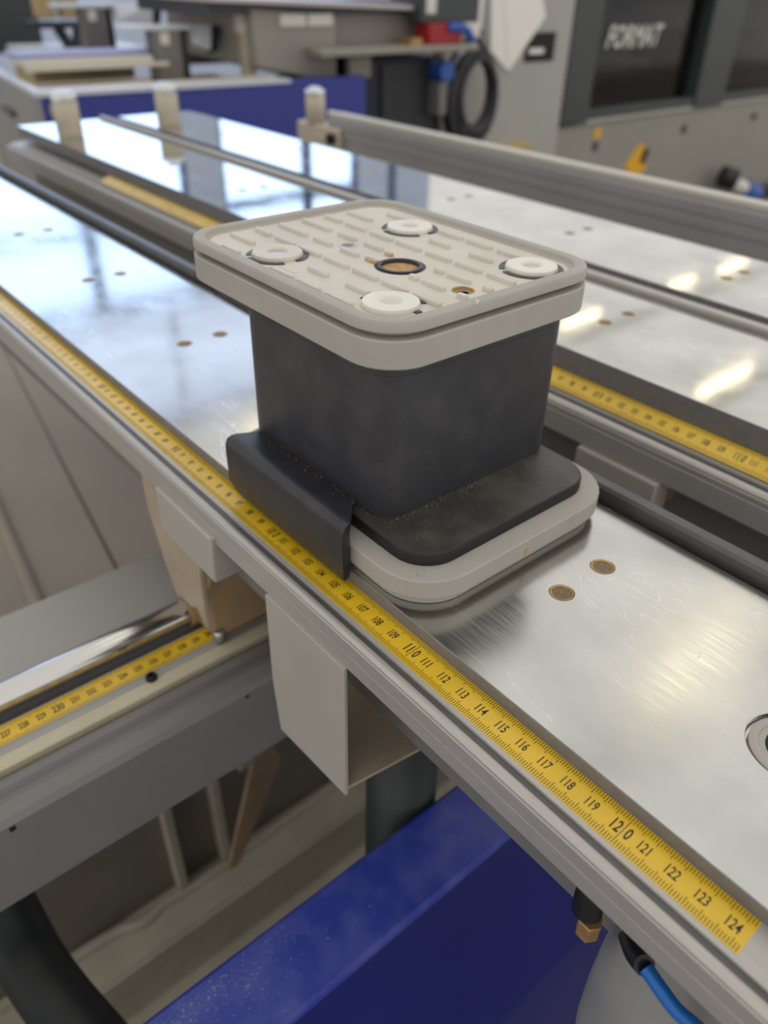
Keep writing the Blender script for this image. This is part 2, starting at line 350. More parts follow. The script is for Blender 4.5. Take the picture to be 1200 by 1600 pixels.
for y0, y1 in ((60, 170), (330, 440), (640, 750)): lamp(-15, y0, y1, LAB)
for y0, y1 in ((-200, -80), (60, 180), (340, 460)): lamp(205, y0, y1, LAB)

# ------------------------------------------------------------------ consoles (beams)
def tape_prints(tape, x0, x1, yc, z0, k_=0):
    z = z0; Z = lambda y: z0 + (y - yc - .68) * k_
    t = B(); off = 0.2
    k = math.ceil((x0 - off) * 10)
    while k / 10 + off < x1 - 0.03:
        x = k / 10 + off; w = 0.0125
        five = k % 5 == 0
        L = 0.34 if five else 0.25
        if k % 100 == 0: t.add([(x - w, yc - .66, z), (x + w, yc - .66, z), (x + w, yc + .66, z), (x - w, yc + .66, z)], [(0, 1, 2, 3)])
        else:
            t.add([(x - w, yc + .67 - L, z), (x + w, yc + .67 - L, z), (x + w, yc + .67, z), (x - w, yc + .67, z)], [(0, 1, 2, 3)])
            t.add([(x - w, yc - .67, z), (x + w, yc - .67, z), (x + w, yc - .67 + L, z), (x - w, yc - .67 + L, z)], [(0, 1, 2, 3)])
        k += 1
    t.v = [(x, y, Z(y)) for x, y, _ in t.v]
    t.build('printed_ticks', 'ink', tape, smooth=0)
    n = B()
    for q in range(math.ceil(x0 + 0.2), int(x1) + 1):
        big = q % 10 == 0
        if big:
            s = str(q); parts = [(s[:-1], -0.13 - 0.10 * (len(s) - 2)), (s[-1], 0.20)]
            for p, dx in parts:
                vs, fs = text_tris(p, 0.50, 0.56, 0.02)
                n.add([(q + 0.2 + dx + u, yc + v, z) for u, v in vs], fs)
        else:
            vs, fs = text_tris(str(q), 0.40, 0.60, 0.015)
            n.add([(q + u, yc + v, z) for u, v in vs], fs)
    n.v = [(x, y, Z(y)) for x, y, _ in n.v]
    n.build('printed_numbers', 'ink', tape, smooth=0)

def beam(yb, zp, hf, xa, xb, label, tape=None, dowels=(), holes=(), lip=True, k_=0, zs=1.36):
    t = thing('console_beam', label, 'workpiece support', (xa, yb, -8), 'flat consoles carrying the clamping pods')
    Y = lambda y: yb + y
    prof = [(Y(13.9), 0), (Y(13.9), -hf), (Y(-1.6), -hf), (Y(-1.6), -hf * .56), (Y(-1.56), -hf * .55), (Y(-1.56), -hf * .53), (Y(-1.6), -hf * .52), (Y(-1.6), -0.26), (Y(-1.54), -0.22), (Y(-1.58), -0.16), (Y(-1.58), -0.08),
            (Y(-1.52), -0.02), (Y(-1.42), 0.02), (Y(-1.28), 0.02), (Y(-1.19), -0.03), (Y(-1.16), -0.08), (Y(-1.14), -0.26), (Y(-0.93), -0.26), (Y(-0.92), -0.04), (Y(-0.9), 0)]
    prof = [(y, z + (min(0, (y - yb - .68) * k_) if z > -.5 else 0)) for y, z in prof]
    B().extx(prof, xa, xb).build('rail_profile', 'profile', t, smooth=30)
    B().box(xa + 1, xb - 1, Y(1.5), Y(12.5), -8, -hf).build('core_profile', 'railpaint', t, smooth=0)
    pl = B().box(xa, xb, Y(.69), Y(13.62), 0, zp).build('top_plate', 'plate' if zp < 1 else 'plate2', t, bevel=0, smooth=0)
    cb = B()
    for x, y, r in dowels: cb.lathe(x, Y(y), [(r, zp - .12), (r, zp + .3)], 40)
    for x, y, r in holes: cb.lathe(x, Y(y), [(r, zp - .3), (r, zp + .3)], 48)
    if cb.v: cut(pl, cb.build('cutter', 'plate', t, smooth=0))
    pl.data.materials.append(M['plateside'])
    for p_ in pl.data.polygons:
        if abs(p_.normal.y) > .9 and p_.area > .001: p_.material_index = 1
    B().extx([(Y(-1.135), -.255 - 1.7 * k_), (Y(-.935), -.255 - 1.7 * k_), (Y(-.935), -.1 - 1.7 * k_), (Y(-1.135), -.1 - 1.7 * k_)], xa, xb).build('groove_strip', 'lip', t, smooth=0)
    md = pl.modifiers.new('bevel', 'BEVEL'); md.width = 0.0003; md.segments = 1; md.limit_method = 'ANGLE'; md.angle_limit = math.radians(50)
    for x, y, r in dowels:
        p = B().lathe(x, Y(y), [(r * .76, zp - .118), (r * .76, zp - .05)], 32).build('plug', 'plug', t, smooth=40)
        B().lathe(x, Y(y), [(r * .99, zp - .118), (r * .99, zp - .004), (r * .78, zp - .03), (r * .78, zp - .118)], 32).build('ring', 'brass', p, smooth=40)
    for x, y, r in holes:
        p = B().lathe(x, Y(y), [(r * .92, zp - .295), (r * .92, zp - .1), (r * .8, zp - .03), (r * .74, zp - .03), (r * .7, zp - .12), (r * .58, zp - .12)], 48).build('socket', 'greypaint', t, smooth=40)
        B().lathe(x, Y(y), [(r * .57, zp - .29), (r * .57, zp - .115)], 32).build('bore', 'void', p)
    if lip:
        B().extx([(Y(13.95), -2.5), (Y(14.75), -2.5), (Y(14.75), 1.25), (Y(14.65), 1.36), (Y(14.1), 1.36), (Y(13.95), 1.2)], xa, xb).build('rear_strip', 'lip', t, smooth=30)
    else:
        B().extx([(Y(13.95), -hf), (Y(14.7), -hf), (Y(14.7), zs - .1), (Y(14.6), zs), (Y(14.05), zs), (Y(13.95), zs - .1)], xa, xb).build('rear_strip', 'profile', t, smooth=30)
    if tape:
        tp = B().extx([(Y(-.7), -1.38 * k_), (Y(.67), -.01 * k_), (Y(.67), .012 - .01 * k_), (Y(-.7), .012 - 1.38 * k_)], tape[0], tape[1]).build('scale_tape', 'tape', t, smooth=0)
        tape_prints(tp, tape[0], tape[1], yb, .016, k_)
    return t

XS = [112 - 16.75 * k for k in range(0, 8)]
dow = lambda ya, yb: [(x, y, .53) for x in XS for y in (ya, yb)]
beam(0, .62, 1.75, -12, 142, 'nearest aluminium console with a yellow scale, carrying the tall black clamping pod', (18, 124.48), [d for d in dow(6.82, 9.62)], [(122.2, 6.7, 1.55)])
beam(25.12, 1.55, 3.2, -11.6, 150, 'second aluminium console, behind the pod, with a blurred yellow scale', (22, 128), dow(6.75, 9.55), (), False, .5, 2.0)
beam(41.75, 1.55, 3.2, -12, 150, 'third aluminium console without a visible scale, beside the long side rail', None, dow(6.75, 9.55), (), False, .5, 1.3)

# long side rail behind the third console with its end block
t = thing('side_rail', 'long grey side rail with a pale top edge behind the third console', 'rail', (0, 77, -12))
B().extx([(76, -12), (79.5, -12), (79.5, 1.2), (77.2, 1.2), (77.2, .95), (76.12, .9), (76.06, .4), (76, .3), (76, -.95), (76.25, -1.05), (76.25, -1.25), (76.1, -1.4), (76.1, -2.4), (76.3, -2.5), (76.3, -12)], 1.2, 190).build('extrusion', 'fence', t, smooth=20)
B().extx([(76.0, .95), (77.1, .95), (77.1, 1.5), (76.95, 1.62), (76.15, 1.62), (76.0, 1.48)], 1.2, 190).build('top_strip', 'cream2', t, smooth=20)
B().box(-7.6, 5.5, 75.2, 79.5, -12, -.9).build('end_block', 'pin', t, bevel=.3)
B().box(-2, 2.4, 74.9, 75.3, -12, -2.2).build('side_plate', 'pin', t, bevel=.2)
B().tube([(3.6, 75.3, -2.6), (3.6, 74.3, -2.6)], .9, 16).build('clamp_screw', 'screw', t)
def pin(x, y, z, label, k=1):
    p = thing('stop_pin', label, 'stop pin', (x, y, z), 'beige stop pins with silver caps')
    B().lathe(x, y, [(1.7, z), (1.8, z + .2), (1.8, z + 4.3), (1.7, z + 4.5)], 32).build('sleeve', 'pin', p)
    B().lathe(x, y, [(1.5, z + 4.5), (1.85, z + 4.6), (1.85, z + 5.2), (1.65, z + 5.4), (1.2, z + 5.4), (1.15, z + 5.75), (.9, z + 5.85)], 32).build('cap', 'silver', p)
pin(.6, 29.5, 1.55, 'beige stop pin on the far end of the second console')
pin(-.6, 46, 1.55, 'beige stop pin on the far end of the third console')
pin(-3.3, 76.6, -.9, 'beige stop pin on the end block of the side rail')

# ------------------------------------------------------------------ the pod
pod = thing('clamping_pod', 'tall black vacuum clamping pod with a beige ribbed suction top, on the nearest console', 'vacuum pod', (100.4, 7.2, .62))
bb = (94.2, 109.8, .65, 13.6)
B().loft(rrl(bb, 2.6, [(.4, .62), (.34, .66), (.32, 1.0), (.37, 1.05)])).build('foot_seal', 'rubber', pod)
B().loft(rrl(bb, 2.6, [(.75, 1.05), (.75, 1.16), (.03, 1.17), (0, 1.21), (0, 2.02), (.05, 2.09), (.95, 2.12)])).build('foot_pad', 'rubber', pod, smooth=25)
fpl = B().loft(rrl((95.05, 108.85, 1.55, 12.75), 1.75, [(.06, 2.0), (0, 2.1), (0, 2.6), (.03, 2.67), (.09, 2.71)])).build('foot_plate', ['blackshade', 'blackdustsheen'], pod, smooth=25)
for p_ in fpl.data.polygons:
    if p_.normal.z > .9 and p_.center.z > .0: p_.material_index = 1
B().loft(rrl((94.9, 105.76, 2.06, 13.2), 1.5, [(.06, 2.6), (.0, 2.7), (0, 9.9)])).build('body', 'black', pod)
B().loft(rrl((92.0, 105.8, 2.0, 13.2), 1.6, [(.05, 9.28), (0, 9.34), (0, 9.86)])).build('upper_plate', 'black', pod)
tb = (90.6, 106.25, 1.55, 14.35)
B().loft(rrl(tb, 2.1, [(.6, 9.74), (.08, 9.74), (0, 9.82), (0, 10.86), (.06, 10.93), (.5, 10.98)])).build('top_band', 'rubber', pod)
B().loft(rrl(tb, 2.1, [(.5, 10.9), (.5, 11.14), (.1, 11.17), (.02, 11.24), (.02, 11.56), (.08, 11.66), (.2, 11.70), (.44, 11.71), (.58, 11.66), (.66, 11.5), (.85, 11.42), (.85, 11.3)])).build('rim_seal', 'rubber', pod)
ZI = 11.43
top = B().loft(rrl(tb, 2.1, [(.86, 10.95), (.84, ZI)])).build('top_pad', 'pad', pod, smooth=0)
cut(top, B().lathe(100.45, 7.25, [(1.12, 11.0), (1.12, 12)], 48).lathe(96.55, 7.35, [(.48, 11.1), (.48, 12)], 32).lathe(104.35, 7.3, [(.5, 11.1), (.5, 12)], 32).build('cutter', 'pad', pod, smooth=0))
RIBS = []
for y in (2.45, 12.35):
    RIBS += [(y, 97.5, 99.2), (y, 99.5, 101.15), (y, 101.5, 103.2), (y, 93.5, 94.9)]
for y in (3.8, 10.9):
    RIBS += [(y, 91.95, 94.0), (y, 98.4, 99.8), (y, 101.1, 102.55)]
for y in (5.2, 9.45):
    RIBS += [(y, 91.9, 93.3), (y, 93.7, 95.3), (y, 95.65, 97.35), (y, 97.65, 99.4), (y, 99.75, 101.4), (y, 101.7, 103.3), (y, 103.65, 105.25)]
for y in (6.6, 8.05):
    RIBS += [(y, 91.9, 94.3), (y, 94.9, 96.3), (y, 97.0, 98.3), (y, 101.85, 102.4), (y, 102.65, 104.0), (y, 104.75, 105.3)]
for y, a, b in RIBS:
    rusty = abs(y - 7.3) < .9 and 0
    l = []
    for i, z in ((0, ZI - .02), (0, ZI + .15), (.03, ZI + .19)):
        l.append(rr(a + i, b - i, y - .13 + i, y + .13 - i, .1, z, 3))
    B().loft(l).build('rib', 'pad', pod, smooth=50)
B().loft([rr(98.8, 99.6, 6.52, 6.78, .1, z, 3) for z in (ZI - .02, ZI + .13)]).build('rib', 'padrust', pod)['label'] = 'stub rib browned with dust beside the centre port'
B().loft([rr(98.7, 99.2, 7.75, 8.0, .1, z, 3) for z in (ZI - .02, ZI + .13)]).build('rib', 'padrust', pod)['label'] = 'stub rib browned with dust behind the centre port'
CUPS = [(95.95, 3.8, 0), (96.15, 11.6, 1), (104.15, 11.7, 1), (103.9, 3.8, 2)]
for x, y, k in CUPS:
    cp = B().lathe(x, y, [(1.14, ZI - .02), (1.17, ZI + .08), (1.12, ZI + .2), (.95, ZI + .23), (.5, ZI + .22), (.42, ZI + .12)], 48).build('clamp_button', 'nylon' if k else 'pad', pod, smooth=50)
    B().lathe(x, y, [(.40, ZI), (.40, ZI + .125)], 32).build('button_centre', {0: 'steel', 1: 'nylongrey', 2: 'pad'}[k], cp)
    for a0, a1 in ((20, 110), (125, 235), (250, 340)) if k != 2 else ((60, 175),):
        B().ring(x, y, 1.19, 1.42, ZI - .02, ZI + .04, 20, a0, a1).build('slot', 'darkgrey', cp)
    for a in (0, 180):
        c, s_ = math.cos(math.radians(a + 15)), math.sin(math.radians(a + 15))
        B().box(x + 1.26 * c - .1, x + 1.26 * c + .1, y + 1.26 * s_ - .14, y + 1.26 * s_ + .14, ZI - .02, ZI + .05).build('catch', 'darkgrey', cp, smooth=0)
pt = B().ring(100.45, 7.25, .86, 1.02, 11.02, ZI + .07, 48).build('centre_port', 'darkgrey', pod, smooth=50)
B().ring(100.45, 7.25, 1.02, 1.14, ZI - .01, ZI + .02, 48).build('port_collar', 'blackfit', pt)
B().lathe(100.45, 7.25, [(.86, 11.02), (.86, ZI - .1)], 40).build('filter_disc', 'browndisc', pt)
p2 = B().ring(96.55, 7.35, .3, .47, 11.12, ZI + .01, 32).build('screw_port', 'nylongrey', pod, smooth=50)
B().lathe(96.55, 7.35, [(.3, 11.12), (.3, 11.25)], 24).build('screw_head', 'void', p2)
p3 = B().ring(104.35, 7.3, .43, .49, 11.12, ZI + .01, 32).build('screw_port', 'browndisc', pod, smooth=50)
B().lathe(104.35, 7.3, [(.3, 11.12), (.28, 11.3)], 24).build('screw_head', 'nylongrey', p3)
B().add([(106.19, 6.1, 11.66), (106.21, 6.2, 11.3), (105.7, 6.25, 11.72)], [(0, 1, 2)]).add([(106.24, 6.1, 11.62), (106.22, 6.24, 11.42), (105.9, 6.4, 11.74), (106.15, 6.38, 11.7)], [(0, 1, 2), (0, 2, 3)]).build('torn_edge', 'pad', pod)
B().loft([rr(97.35, 98.5, 2.95, 3.35, .19, z, 6) for z in (ZI - .01, ZI + .015)]).build('stamped_oval', 'pad', pod)
# black strip hooked over the console edge
fl = []
def flap_prof():
    return [(.12, .5), (.05, .75), (.03, 2.6), (.06, 3.05), (.2, 3.3), (.42, 3.4), (.7, 3.38), (2.12, 3.05), (2.12, 2.66), (.9, 2.8), (.62, 2.7), (.55, 2.4), (.56, .75), (.5, .5)]
nx = 28; loops = []
for i in range(nx + 1):
    x = 96.15 + (105.62 - 96.15) * i / nx
    e = .0
    lo = []
    for j, (y, z) in enumerate(flap_prof()):
        zz = z
        if z < 1 and i < 3: zz = z + (.3, .1, .03)[i]
        xx = x + ((random.uniform(-.04, .04)) if i == nx else (random.uniform(-.03, .03) if i == 0 else 0))
        if y > .25: xx = min(xx, 105.75 - (y - .25) * 1.1)
        lo.append((xx, y, zz + (random.uniform(-.015, .015) if z < 1 else 0)))
    loops.append(lo)
B().loft(loops).build('edge_strip', 'flap', pod, smooth=50)

B().box(109.78, 109.84, 6.84, 6.96, 1.25, 1.62).build('stain_notch', 'browndisc', pod)
B().ring(108.63, 1.72, .17, .2, 2.10, 2.13, 24).build('mould_mark', 'rubber', pod)
# sawdust lying on the foot plate and strip
sd = B()
def chip(x, y, z, s):
    a = random.uniform(0, 6.28); dx, dy = math.cos(a) * s, math.sin(a) * s
    sd.add([(x - dx, y - dy, z), (x + dy * .4, y - dx * .4, z), (x + dx, y + dy, z + s * .4), (x - dy * .4, y + dx * .4, z + s * .9)], [(0, 1, 2), (0, 2, 3), (0, 1, 3), (1, 2, 3)])
for i in range(420):
    y = random.uniform(2.2, 12); chip(105.72 + abs(random.gauss(0, .22)), y if random.random() < .5 else random.gauss(6.5, 1.6), 2.72, random.uniform(.008, .022))
for i in range(1500):
    chip(105.8 + 2.6 * random.random() ** 1.4, random.uniform(1.9, 12.2), 2.72, random.uniform(.005, .013))
for i in range(260):
    x = random.uniform(96.6, 105.3); yv = 2.0 - abs(random.gauss(0, .25)); chip(x, yv, 3.40 - (yv - .7) * .235, random.uniform(.006, .022))
o = tag(sd.build('sawdust', 'wood', smooth=0), 'fine pale sawdust on the black foot plate of the pod', 'sawdust'); o['kind'] = 'stuff'

# ------------------------------------------------------------------ rail and carriage under the near console (runs along y)
rail = thing('guide_rail', 'grey guide rail beam with a chrome shaft and yellow scale, running under the nearest console', 'rail', (90, -12, -21))
Y0, Y1 = -40, 75
B().exty([(80.4, -20.6), (96.1, -20.6), (96.35, -20.3), (96.35, -14.3), (96.1, -13.9), (95.3, -13.7), (95.0, -14.2), (94.5, -14.2), (94.2, -13.9), (93.5, -14.0), (93.3, -14.5), (80.4, -14.5)], Y0, Y1).build('beam_body', 'railpaint', rail, smooth=25)
B().box(80.4, 87.6, Y0, Y1, -14.5, -14.0).build('cover_sheet', 'panelgrey', rail, bevel=.1)
B().exty([(89.2, -14.5), (93.1, -14.5), (93.1, -13.95), (92.5, -13.80), (91.65, -13.82), (91.6, -13.75), (90.0, -13.75), (89.6, -14.1)], Y0, Y1).build('scale_ledge', 'panelgrey', rail, smooth=20)
B().exty([(92.2, -14.5), (93.2, -14.5), (93.2, -13.72), (93.1, -13.66), (92.3, -13.66), (92.2, -13.72)], Y0, Y1).build('cream_strip', 'cream', rail, smooth=20)
B().exty([(88.2, -14.5), (89.1, -14.5), (88.95, -13.8), (88.35, -13.8)], Y0, Y1).build('shaft_support', 'railpaint', rail)
B().tube([(88.65, Y0, -13.05), (88.65, 0, -13.05), (88.65, Y1, -13.05)], .9, 32).build('shaft', 'chrome', rail)
tp = B().box(90.1, 91.5, Y0, .3, -13.745, -13.72).build('scale_tape', 'tape', rail, smooth=0)
tk = B(); nb = B(); zt = -13.715
for k in range(-400, 4):
    y = k / 10 + .1; L = .29 if k % 5 == 0 else .2; w = .012
    for xa, xb in ((90.13, 90.13 + L), (91.47 - L, 91.47)):
        tk.add([(xa, y - w, zt), (xb, y - w, zt), (xb, y + w, zt), (xa, y + w, zt)], [(0, 1, 2, 3)])
tk.build('printed_ticks', 'ink', tp, smooth=0)
for q in range(203, 241):
    vs, fs = text_tris(str(q), .56 if q % 10 == 0 else .45, .62, .025)
    nb.add([(90.8 - v, q - 239.895 + u, zt) for u, v in vs], fs)
nb.build('printed_numbers', 'ink', tp, smooth=0)
for y, m_ in ((-4.63, 'screw'), (-24, 'screw'), (15, 'screw')):
    s_ = B().lathe(92.15, y, [(.36, -13.8), (.36, -13.45), (.3, -13.38), (.18, -13.38), (.16, -13.55)], 20).build('ledge_screw', m_, rail)
for y in (-14.55, 20): B().box(96.34, 96.37, y - .16, y + .16, -14.75, -14.4).build('square_hole', 'void', rail, smooth=0)
B().tube([(96.33, -.5, -14.5), (96.37, -.5, -14.5)], .14, 16).build('round_hole', 'void', rail)

car = thing('slide_carriage', 'brown grey cast carriage gripping the chrome shaft under the nearest console', 'carriage', (89, 2, -14))
cb = B().loft([[(85.2, y, -1.8), (92.6, y, -1.8), (92.6, y, -7.6), (91.6, y, -9.5), (91.9, y, -13.4), (90.2, y, -13.6), (87.2, y, -13.6), (86.6, y, -11.0), (85.2, y, -7.0)] for y in (0, 5.2)]).build('housing', ['brownpaint'], car, bevel=.15)
B().loft([[(85.1, y, -1.8), (92.4, y, -1.8), (92.3, y, -5.5), (91.7, y, -8.2), (91.6, y, -12.6), (90.4, y, -11.5), (89.7, y, -12.0), (88.65, y, -12.05), (87.5, y, -12.6), (86.4, y, -10.2), (85.1, y, -6.6)] for y in (-.35, 0.02)]).build('face_plate', 'beigepaint', car, bevel=.06)
B().lathe(91.9, .2, [(.3, -13.6), (.42, -13.3), (.42, -12.9), (.3, -12.7)], 16).build('set_screw', 'steel', car)
B().ring(88.65, 0, .0, .1, -1.9, -1.8, 8).build('dowel', 'steel', car)
B().tube([(88.65, -.42, -13.05), (88.65, .3, -13.05)], 1.1, 24).build('wiper_ring', 'brownpaint', car)
def clampbox(y, label, z0=-4.25, z1=-1.3, m='greypaint', dx=0):
    c = thing('clamp_block', label, 'clamp', (94 + dx, y, z0), 'grey clamp blocks under the consoles')
    B().box(91 + dx, 97.1 + dx, y - .3, y + 1.4, z0, z1).build('block', m, c, bevel=.12)
    B().box(91.4 + dx, 96.7 + dx, y + 1.4, y + 4, z0 + .4, z1 - .5).build('shank', 'brownpaint', c, bevel=.1)
    B().tube([(95.6 + dx, y + 3.2, z0 + .2), (95.6 + dx, y + 3.2, z0 - .6)], .35, 12).build('bolt', 'screw', c)
clampbox(-1.6, 'grey clamp block under the front edge of the nearest console')
clampbox(23.4, 'pale grey clamp block under the second console, in the gap behind the pod', -6.2, -3.25, 'greypaint', 9.6)

brk = thing('cover_bracket', 'light grey folded sheet bracket hanging under the nearest console', 'bracket', (105, 0, -10.4))
B().loft([[(101.9, y, -1.75), (107.95, y, -1.75), (107.95, y, -10.4), (102.3, y, -10.9), (101.9, y, -7.5)] for y in (-1.75, -1.55)]).build('side_plate', 'greypaint', brk, bevel=.04)
B().hexa([(102.3, -1.55, -10.45), (107.9, -1.55, -10.1), (108.7, 5.2, -10.1), (102.3, 5.2, -10.45)], [(102.3, -1.55, -10.25), (107.9, -1.55, -9.9), (108.7, 5.2, -9.9), (102.3, 5.2, -10.25)]).build('bottom_plate', 'beigepaint', brk)
B().box(101.9, 108.3, 5.2, 5.5, -10.3, -1.8).build('back_plate', 'beigepaint', brk)
B().loft([[(105.2, 1.2, -3.2), (106.6, 1.2, -3.6), (107.2, 1.4, -6.4), (106.0, 1.2, -7.0)], [(105.2, 2.4, -3.2), (106.6, 2.4, -3.6), (107.2, 2.4, -6.4), (106.0, 2.4, -7.0)]]).build('cream_lever', 'cream', brk, bevel=.3)
B().hexa([(106.2, 2.4, -7.2), (108.5, 2.2, -7.4), (108.7, 5, -7.4), (106.2, 5, -7.2)], [(106.2, 2.4, -6.9), (108.5, 2.2, -7.1), (108.7, 5, -7.1), (106.2, 5, -6.9)]).build('inner_ledge', 'greypaint', brk)

tag(B().tube([(101.7, 7.8, -10.6), (101.7, 7.8, -25), (101.6, 7.8, -50), (101, 7.8, -78.5)], 2.35, 28, ribs=110, amp=.14).build('corrugated_hose', 'hose', smooth=60),
    'dark green corrugated hose dropping below the grey sheet bracket', 'hose')
tag(B().tube([(80.5, -17.2, -23.2), (86, -17.0, -25), (90.7, -16.7, -29.5), (93.9, -16.5, -31), (96.8, -16, -32), (99.7, -15.2, -33.5), (101.3, -14.2, -39), (101.8, -12, -52)], 2.0, 24).build('suction_hose', 'blackhose', smooth=60),
    'thick black hose curving out below the grey guide rail', 'hose')

# blue machine frame
fr = thing('machine_bed', 'dark blue enamelled frame beam passing under the nearest console', 'machine frame', (109, 10, ZF))
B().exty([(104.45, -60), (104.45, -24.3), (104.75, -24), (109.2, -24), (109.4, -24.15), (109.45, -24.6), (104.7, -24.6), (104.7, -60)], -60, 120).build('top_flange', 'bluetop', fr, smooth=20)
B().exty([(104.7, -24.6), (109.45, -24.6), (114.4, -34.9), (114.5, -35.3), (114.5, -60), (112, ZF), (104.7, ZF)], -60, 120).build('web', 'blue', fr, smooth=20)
du = B()
sd, keep = du, sd
for i in range(900):
    y = -15 + abs(random.gauss(0, 6)); chip(random.uniform(104.8, 109.2) if random.random() < .4 else min(109, 105 + abs(random.gauss(0, 1.3))), y, -23.99, random.uniform(.012, .042))
sd = keep
o = tag(du.build('white_dust', 'whitedust', smooth=0), 'white dust specks on the dark blue frame beam', 'dust'); o['kind'] = 'stuff'
# canister and air line
cn = thing('silencer_canister', 'frosted grey plastic canister hanging under the nearest console corner', 'canister', (122.9, 2, -19))
B().lathe(122.9, 2, [(1.2, -4.2), (1.7, -4.4), (2.1, -5.0), (2.4, -6.2), (2.62, -8.2), (2.7, -11), (2.66, -13.5), (2.4, -16), (1.8, -18), (1.0, -19.0)], 48).build('bowl', 'canister', cn, smooth=60)
B().lathe(122.9, 2, [(.9, -1.75), (.9, -4.2)], 24).build('neck', 'canister', cn)
B().tube([(121.57, -0.20, -4.21), (122.06, -0.60, -4.01), (122.54, -0.90, -3.64)], .36, 14).build('elbow', 'blackfit', cn)
B().tube([(122.60, -0.90, -3.70), (123.24, -1.00, -3.84), (123.88, -1.00, -4.10), (124.40, -0.80, -4.40), (124.86, -0.50, -5.11), (125.36, -0.20, -7.61), (125.56, 0.00, -16)], .25, 16).build('air_hose', 'bluehose', cn, smooth=60)
ft = thing('hose_fitting', 'small black elbow fitting with a brass nut beside the frosted canister', 'fitting', (120, 0, -6.5))
B().tube([(119.7, .8, -2.8), (119.8, .2, -4.2), (119.9, 0, -5.3)], .55, 16).build('elbow', 'blackfit', ft, smooth=60)
B().lathe(120.15, -.02, [(.45, -6.4), (.45, -5.5)], 6).build('nut', 'brass', ft, bevel=.04)
B().tube([(119.55, .9, -2.4), (119.6, .85, -1.9)], .3, 14).build('blue_stub', 'bluehose', ft)

# machine base seen through the gaps below
bs = thing('base_frame', 'olive grey welded base frame on the floor beneath the guide rail', 'machine frame', (75, 10, ZF))
B().box(71.6, 77.2, -60, 120, -71, -70).build('floor_plate', 'oliveframe', bs, bevel=.2)
B().box(70.6, 71.6, -60, 120, ZF, -26).build('back_panel', 'darkframe', bs)
B().box(77.2, 104, -60, 120, -80, -79).build('lower_plate', 'oliveframe', bs)
B().box(77.2, 77.6, -60, 120, -79, -70.4).build('step_plate', 'oliveframe', bs)
for y in (-.3, 5.6): B().box(71.6, 73.4, y - .5, y + .5, -70, -26).build('post', 'oliveframe', bs, bevel=.1)
B().loft([[(x, 4.2, -66), (x, 5.6, -66), (x, 12.6, -52), (x, 11.6, -48), (x, 9.6, -48)] for x in (76, 76.5)]).build('gusset', 'gusset', bs)
B().box(72, 76.4, 7.5, 11.5, -50, -26).build('bracket_arm', 'oliveframe', bs)
B().tube([(72.2, -40, -69.9), (72.4, -12, -69.7), (73.6, -6, -69.6), (73.0, -3, -69.8), (73.2, 3, -69.8), (72.5, 30, -69.9)], .7, 10).build('weld_bead', 'oliveframe', bs, smooth=60)
tr = thing('chip_tray', 'beige folded sheet metal tray under the left half of the consoles', 'tray', (0, 10, -44))
cr = lambda x: 7.9 - (x - 46.8) * .144
B().hexa([(62, -60, -45), (62, cr(62), -40.8), (-92, cr(-92), -40.8), (-92, -60, -45)], [(62, -60, -44.5), (62, cr(62), -40.3), (-92, cr(-92), -40.3), (-92, -60, -44.5)]).build('left_panel', 'traypaint', tr)
B().hexa([(62, cr(62) + .5, -41), (62, 75, -37), (-92, 75, -37), (-92, cr(-92) + .5, -41)], [(62, cr(62) + .5, -40.5), (62, 75, -36.5), (-92, 75, -36.5), (-92, cr(-92) + .5, -40.5)]).build('right_panel', 'traypaint', tr)
sk = lambda x: .5 - (x - 25.7) * .111
B().tube([(62, sk(62), -40.9), (0, sk(0), -40.9), (-92, sk(-92), -41)], .9, 10).build('stiffening_bead', 'traypaint', tr, smooth=60)
B().box(62, 62.6, -60, 75, ZF, -40.2).build('end_panel', 'darkframe', tr)

# ------------------------------------------------------------------ background machines
mc = thing('machining_centre', 'large grey machine with dark framed windows reading FORMAT, behind the consoles', 'machine', (-150, 430, ZF))
MX = -120
B().box(-230, MX, 290, 900, ZF, -34).build('base_cabinet', 'cabinet', mc, bevel=1)
B().box(-230, MX + 1.2, 306, 900, -34, -32.2).build('sill', 'columnpaint', mc, bevel=.3)
B().box(-230, MX + 2, 293, 313, -33.5, 26).build('window_post', 'frameblack', mc, bevel=1)
B().box(-132, MX + 2, 402, 431, -33.5, 26).build('window_post', 'frameblack', mc, bevel=1)
B().box(-132, MX + 2, 520, 545, -33.5, 26).build('window_post', 'frameblack', mc, bevel=1)
for a, b in ((313, 402), (431, 520)):
    fb = B().box(-130, MX + 1, a, b, -32.2, -28).build('window_rail', 'frameblack', mc, bevel=.5)
    B().box(-130, MX + 1, a, b, 20, 26).build('window_rail', 'frameblack', mc, bevel=.5)
    B().box(-126, -125, a, b, -28, 20).build('pane', 'glass', fb, smooth=0)
B().box(-235, MX + 3, 290, 900, 26, 33).build('roof_cover', 'columnpaint', mc, bevel=1)
B().box(-235, -230, 290, 900, ZF, 26).build('rear_wall', 'frameblack', mc)
sp = B().tube([(-175, 330, 20), (-170, 350, -12)], 9, 16).tube([(-170, 350, -12), (-160, 372, -22)], 5, 12)
sp.build('spindle', 'railpaint', mc)
B().hexa([(-150, 350, -12), (-150, 395, -16), (-145, 395, -16), (-145, 350, -12)], [(-150, 350, -8), (-150, 395, -12), (-145, 395, -12), (-145, 350, -8)]).build('reflection_bar', 'cabinet', mc, bevel=.5)  # pale bar behind the pane, standing in for grey reflections on it
B().box(-200, -160, 330, 500, 12, 24).build('gantry', 'frameblack', mc, bevel=1)
B().box(-158, -152, 372, 382, 8, 16).build('blue_block', 'bluep', mc, bevel=.5)
B().box(-190, -150, 440, 520, -24, -2).build('tool_rack', 'railpaint', mc, bevel=1)
